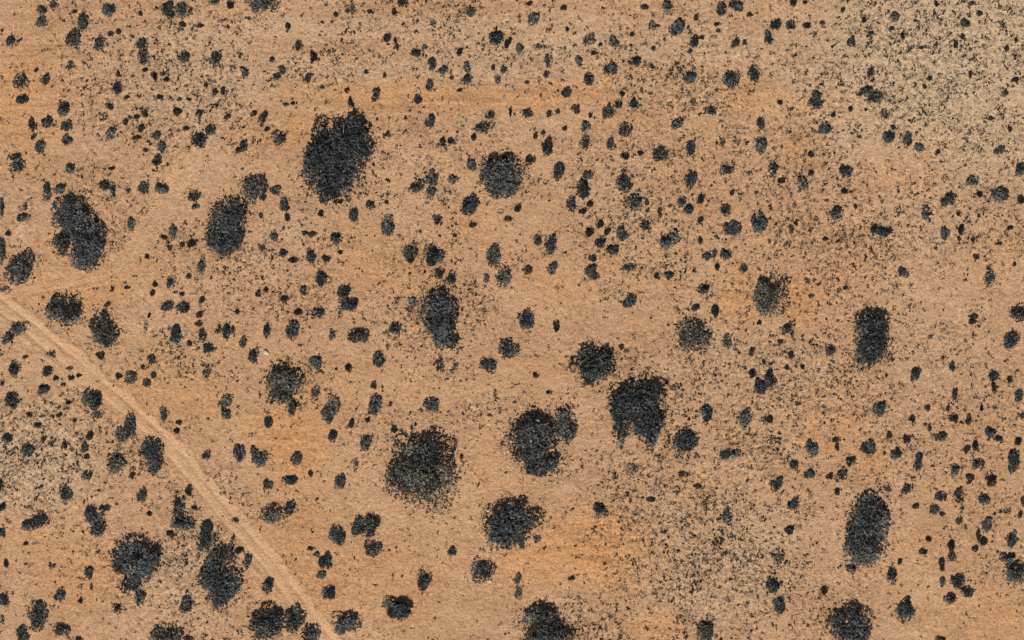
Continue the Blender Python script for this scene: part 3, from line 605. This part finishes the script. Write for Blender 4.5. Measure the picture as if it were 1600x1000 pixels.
# ------------------------------------------------------------------ trees
def make_tree(lobes, label, seed):
    rng = np.random.default_rng(seed)
    main = max(lobes, key=lambda l: l[2] * l[3])
    mx, my, ma, mb, mc = lobe_world(main, 0.36)
    gz = float(ground_z(mx, my)[0])
    root = link('thorn_tree', None, None, loc=(mx, my, gz))
    root['label'] = label; root['category'] = 'tree'; root['group'] = 'large thorn trees'
    lift = 0.12 * ma + 0.25
    h = lift + mc * 0.9
    link('trunk', tube('trunk', [(0, 0, -0.15), (0.06 * ma, 0.03 * ma, h * 0.35), (0.03 * ma, 0.08 * ma, h * 0.8)],
                       [0.075 * ma, 0.055 * ma, 0.035 * ma]), M_BARK, root)
    for l in lobes:
        x, y, a, b, c = lobe_world(l, 0.36)
        for i in range(6 if l is main else 3):
            th = 2 * pi * (i + rng.uniform(0, .7)) / (6 if l is main else 3); rr = rng.uniform(0.55, 0.85)
            tip = np.array([x - mx + cos(th) * a * rr, y - my + sin(th) * b * rr, lift + c * rng.uniform(0.9, 1.4)])
            st = np.array([0.05 * ma, 0.04 * ma, h * 0.4]) if l is main else np.array([x - mx, y - my, -0.1])
            md = st + (tip - st) * 0.5 + np.array([0, 0, 0.12 * a])
            link('limb', tube('limb', [st, md, tip], [0.04 * ma, 0.025 * ma, 0.008 * ma], 5), M_BARK, root)
    cr = link('crown', crown_mesh('crown', lobes, 0.36, lift, rng, 1.45, 0.25, origin=(mx, my)), M_LEAF, root)
    # dead twigs standing out of the crown and litter of thorns round its foot
    B, T = [], []
    for l in lobes:
        x, y, a, b, c = lobe_world(l, 0.36)
        for i in range(int(10 * a)):
            th = rng.uniform(0, 2 * pi); rr = math.sqrt(rng.random()) * 0.95
            z = lift + c * 0.8 + c * math.sqrt(max(0, 1 - rr * rr)) * 0.95
            p = np.array([x - mx + cos(th) * a * rr, y - my + sin(th) * b * rr, z])
            d = rng.normal(size=3); d[2] = abs(d[2]) * 0.6; d /= np.linalg.norm(d)
            B.append(p - d * 0.15); T.append(p + d * rng.uniform(0.3, 0.7))
    v, f = twigs(np.array(B), np.array(T), 0.030, 0.012)
    link('dead_twigs', mesh_np('dead_twigs', v, f, rng.uniform(0.5, 1, len(f))), M_DRY, cr)['kind'] = 'stuff'
    return root

for i, (lobes, phrase, label) in enumerate(TREES):
    make_tree(lobes, label, 500 + i)

# ------------------------------------------------------------------ labels that single a plant out: from the nearest named landmark, direction and order
def nearest_plant(x, y):
    return min(range(len(PLANTS)), key=lambda i: np.hypot(bounds(PLANTS[i][0])[0] - x, bounds(PLANTS[i][0])[1] - y))
LAND = [(*bounds(l)[:2], ph) for l, ph, _ in TREES]
mark_label = {}
for x, y, ph, lab in MARKS:
    i = nearest_plant(x, y); mark_label[i] = lab; LAND.append((*bounds(PLANTS[i][0])[:2], ph))
DIRS = ['right of', 'upper right of', 'above', 'upper left of', 'left of', 'lower left of', 'below', 'lower right of']
ORD = ['nearest', 'second', 'third', 'fourth', 'fifth', 'sixth', 'seventh', 'eighth', 'ninth', 'tenth', 'eleventh', 'twelfth', 'thirteenth', 'fourteenth', 'fifteenth']
info = []; cells = {}
def area(i):
    return sum(l[2] * l[3] for l in PLANTS[i][0])
by_size = sorted((i for i in range(len(PLANTS)) if not PLANTS[i][1]), key=lambda i: (i not in mark_label, -area(i)))
KIND = {i: ('shrub' if n < 300 else 'tuft' if n < 598 else 'far') for n, i in enumerate(by_size)}      # the smallest dots go into the scrub that nobody counts
for i, (lobes, dry) in enumerate(PLANTS):
    cx, cy, w, h = bounds(lobes)
    size = max(w, h)
    kind = 'dry' if dry else KIND[i]
    info.append([cx, cy, w, h, kind])
    if i in mark_label or kind == 'far': continue
    j = min(range(len(LAND)), key=lambda q: np.hypot(LAND[q][0] - cx, LAND[q][1] - cy))
    ang = math.atan2(-(cy - LAND[j][1]), cx - LAND[j][0]); k = int(round(ang / (pi / 4))) % 8
    cells.setdefault((kind, j, k), []).append((np.hypot(LAND[j][0] - cx, LAND[j][1] - cy), i))
LABEL = dict(mark_label)
for (kind, j, k), lst in cells.items():
    for n, (_, i) in enumerate(sorted(lst)):
        cx, cy, w, h, _k = info[i]; sz = max(w, h)
        if kind == 'tuft': a = 'small dark tuft' if sz > 10.5 else 'tiny dark tuft'
        elif kind == 'dry': a = 'grey dry twiggy shrub'
        else:
            a = ('small' if sz < 17 else 'medium' if sz < 24 else 'large') + (' long' if h > 1.75 * w else ' wide' if w > 1.3 * h else ' lobed' if len(PLANTS[i][0]) > 1 else '') + ' dark shrub'
        LABEL[i] = f'{a}, {ORD[n]} {kind if kind != "dry" else "dry shrub"} {DIRS[k]} {LAND[j][2]}' if len(lst) > 1 else f'{a} {DIRS[k]} {LAND[j][2]}'

# ------------------------------------------------------------------ shrubs, dry shrubs and tufts
DOTS = []
for i, (lobes, dry) in enumerate(PLANTS):
    rng = np.random.default_rng(9000 + i)
    cx, cy, w, h, kind = info[i]
    main = max(lobes, key=lambda l: l[2] * l[3])
    flat = 0.55 + 0.25 * rng.random()
    x, y, a, b, c = lobe_world(main, flat)
    gz = float(ground_z(x, y)[0]) - 0.02
    if kind == 'far':
        DOTS.append((x, y, a, b)); continue
    if kind == 'tuft':
        o = link('tuft', crown_mesh('tuft', lobes, 0.6, 0.0, rng, 2.6, 0.13, origin=(x, y)), M_TUFT, loc=(x, y, gz))
        o['category'] = 'tuft'; o['group'] = 'single dark tufts on the sand'
    elif kind == 'dry':
        o = link('dry_shrub', None, None, loc=(x, y, gz))
        link('twigs', crown_mesh('twigs', lobes, 0.3, 0.0, rng, 0.42, 0.15, True, origin=(x, y)), M_TWIG, o)
        link('stem', stem_mesh('stem', lobes, 0.3, 0.0, rng, 6, (x, y), 0.03), M_BARK, o)
        o['category'] = 'shrub'; o['group'] = 'grey dry shrubs'
    else:
        o = link('shrub', None, None, loc=(x, y, gz))
        link('foliage', crown_mesh('foliage', lobes, flat, 0.02, rng, rng.uniform(1.3, 2.5), 0.20 if a > 0.7 else 0.16, origin=(x, y)), M_LEAF, o)
        link('stem', stem_mesh('stem', lobes, flat, 0.0, rng, 6, (x, y), 0.035), M_BARK, o)
        o['category'] = 'shrub'; o['group'] = 'dark shrubs scattered over the sand'
    o['label'] = LABEL[i]

# ------------------------------------------------------------------ dwarf scrub and litter nobody could count
def scatter(name, label, n, dens, rlo, rhi, per, m, tlo, thi, seed, flat, dots=None):
    rng = np.random.default_rng(seed)
    x = rng.uniform(-84, 84, n); y = rng.uniform(-54, 54, n)
    keep = rng.random(n) < dens(x, y)
    tr = tracks(x, y)
    for d, w, f in tr: keep &= (np.abs(d) > w * rng.uniform(0.85, 1.2, n)) | (rng.random(n) < 0.03)
    x, y = x[keep], y[keep]; n = len(x)
    r = rlo + (rhi - rlo) * rng.random(n) ** 2.2
    if dots:
        D = np.array(dots); x = np.append(x, D[:, 0]); y = np.append(y, D[:, 1]); r = np.append(r, np.sqrt(D[:, 2] * D[:, 3]) * 1.05); n = len(x)
    z = ground_z(x, y)
    sx = rng.uniform(0.7, 1.5, n)
    P = rng.normal(size=(n, per, 3)) * np.array([0.42, 0.42, 0.25])
    P[:, :, 2] = np.abs(P[:, :, 2]) * flat + 0.05
    P = P * r[:, None, None]; P[:, :, 0] *= sx[:, None]; P[:, :, 1] /= sx[:, None]
    P += np.stack([x, y, z], 1)[:, None, :]
    p = P.reshape(-1, 3); s = np.repeat(r, per) * rng.uniform(0.45, 0.95, n * per)
    v, f = leaves(p, s, rng, 1.6, 0.2)
    t = np.repeat(np.clip(np.repeat(rng.uniform(tlo, thi, n), per) + rng.normal(size=n * per) * 0.12, 0, 1), 2)
    o = link(name, mesh_np(name, v, f, t), m); o['kind'] = 'stuff'; o['label'] = label; o['category'] = 'scrub'
    return n

def halo(x, y):
    v = np.zeros(x.shape)
    for lobes, _, _ in TREES:
        for l in lobes:
            cx, cy, a, b, c = lobe_world(l, 0.36)
            q = np.hypot((x - cx) / (a + 1.0), (y - cy) / (b + 1.0)); v = np.maximum(v, np.exp(-((q - 0.95) / 0.22) ** 2))
    return v
def dens_dark(x, y):
    q = zone(x, y, SCRUB); cl = fbm(x / 3.2, y / 3.2, 141, 3)
    px = x / S + 800; py = 500 - y / S
    dots = np.exp(-(((py - 90) / 110) ** 4)) * 0.085 * (1 - zone(x, y, BARE))
    return np.clip((0.014 + 0.50 * q ** 1.3 + dots + 0.07 * halo(x, y)) * (0.75 + 1.3 * cl), 0, 1)
def dens_lit(x, y):
    q = zone(x, y, SCRUB); cl = fbm(x / 2.1, y / 2.1, 151, 3)
    return np.clip((0.16 + 0.9 * q + 0.4 * halo(x, y)) * (0.75 + 1.1 * cl) - 0.03, 0, 1)
scatter('dwarf_scrub', 'small dark dwarf scrub sprinkled over the sand', 80000, dens_dark, 0.10, 0.44, 6, M_TUFT, 0.05, 1.0, 71, 1.1, DOTS)
scatter('dry_litter', 'grey brown mottled dry grass and twig litter', 95000, dens_lit, 0.10, 0.38, 5, M_DRY, 0.15, 0.95, 72, 0.55)

# ------------------------------------------------------------------ pale stones
STONES = [(653.5, 140, 5.5, 'white stone left of a small dark shrub above the round upper centre tree'),
          (763, 797, 8.5, 'pale stone at the left side of the flat-topped lower centre tree'),
          (1373, 876, 7.5, 'white oblong stone at the lower end of the long upright oval tree'),
          (1382, 872, 4.5, 'small white stone beside the oblong stone below the long oval tree'),
          (363, 585, 5, 'lone pale stone on sand left of the tufted tree'),
          (416, 551, 9, 'pale stone just above the tufted tree left of the centre'),
          (794, 134, 4.5, 'tiny white stone on sand below the solitary top middle shrub'),
          (1492, 115, 5, 'small white stone on greyish scrub ground at the upper right'),
          (766, 908, 7, 'pale stone at the lower right of a jagged shrub below flat-topped tree')]
for i, (px, py, d, lab) in enumerate(STONES):
    rng = np.random.default_rng(700 + i)
    V = []; F = []; seg, ring = 8, 5
    for a in range(ring):
        ph = pi * a / (ring - 1)
        for k in range(seg):
            th = 2 * pi * k / seg; rr = 1 + rng.uniform(-0.16, 0.16)
            V.append([sin(ph) * cos(th) * rr * 1.25, sin(ph) * sin(th) * rr * 0.8, cos(ph) * 0.6 * rr])
    for a in range(ring - 1):
        for k in range(seg):
            j = (k + 1) % seg
            F.append([a * seg + k, (a + 1) * seg + k, (a + 1) * seg + j, a * seg + j])
    V = np.array(V) * d * S * 0.5
    x, y = W(px, py)
    o = link('stone', mesh_np('stone', V, np.array(F), rng.random(len(F))), M_STONE, loc=(x, y, float(ground_z(x, y)[0]) + d * S * 0.15))
    o.rotation_euler = (0, 0, rng.uniform(0, pi))
    o['label'] = lab; o['category'] = 'stone'; o['group'] = 'pale stones'
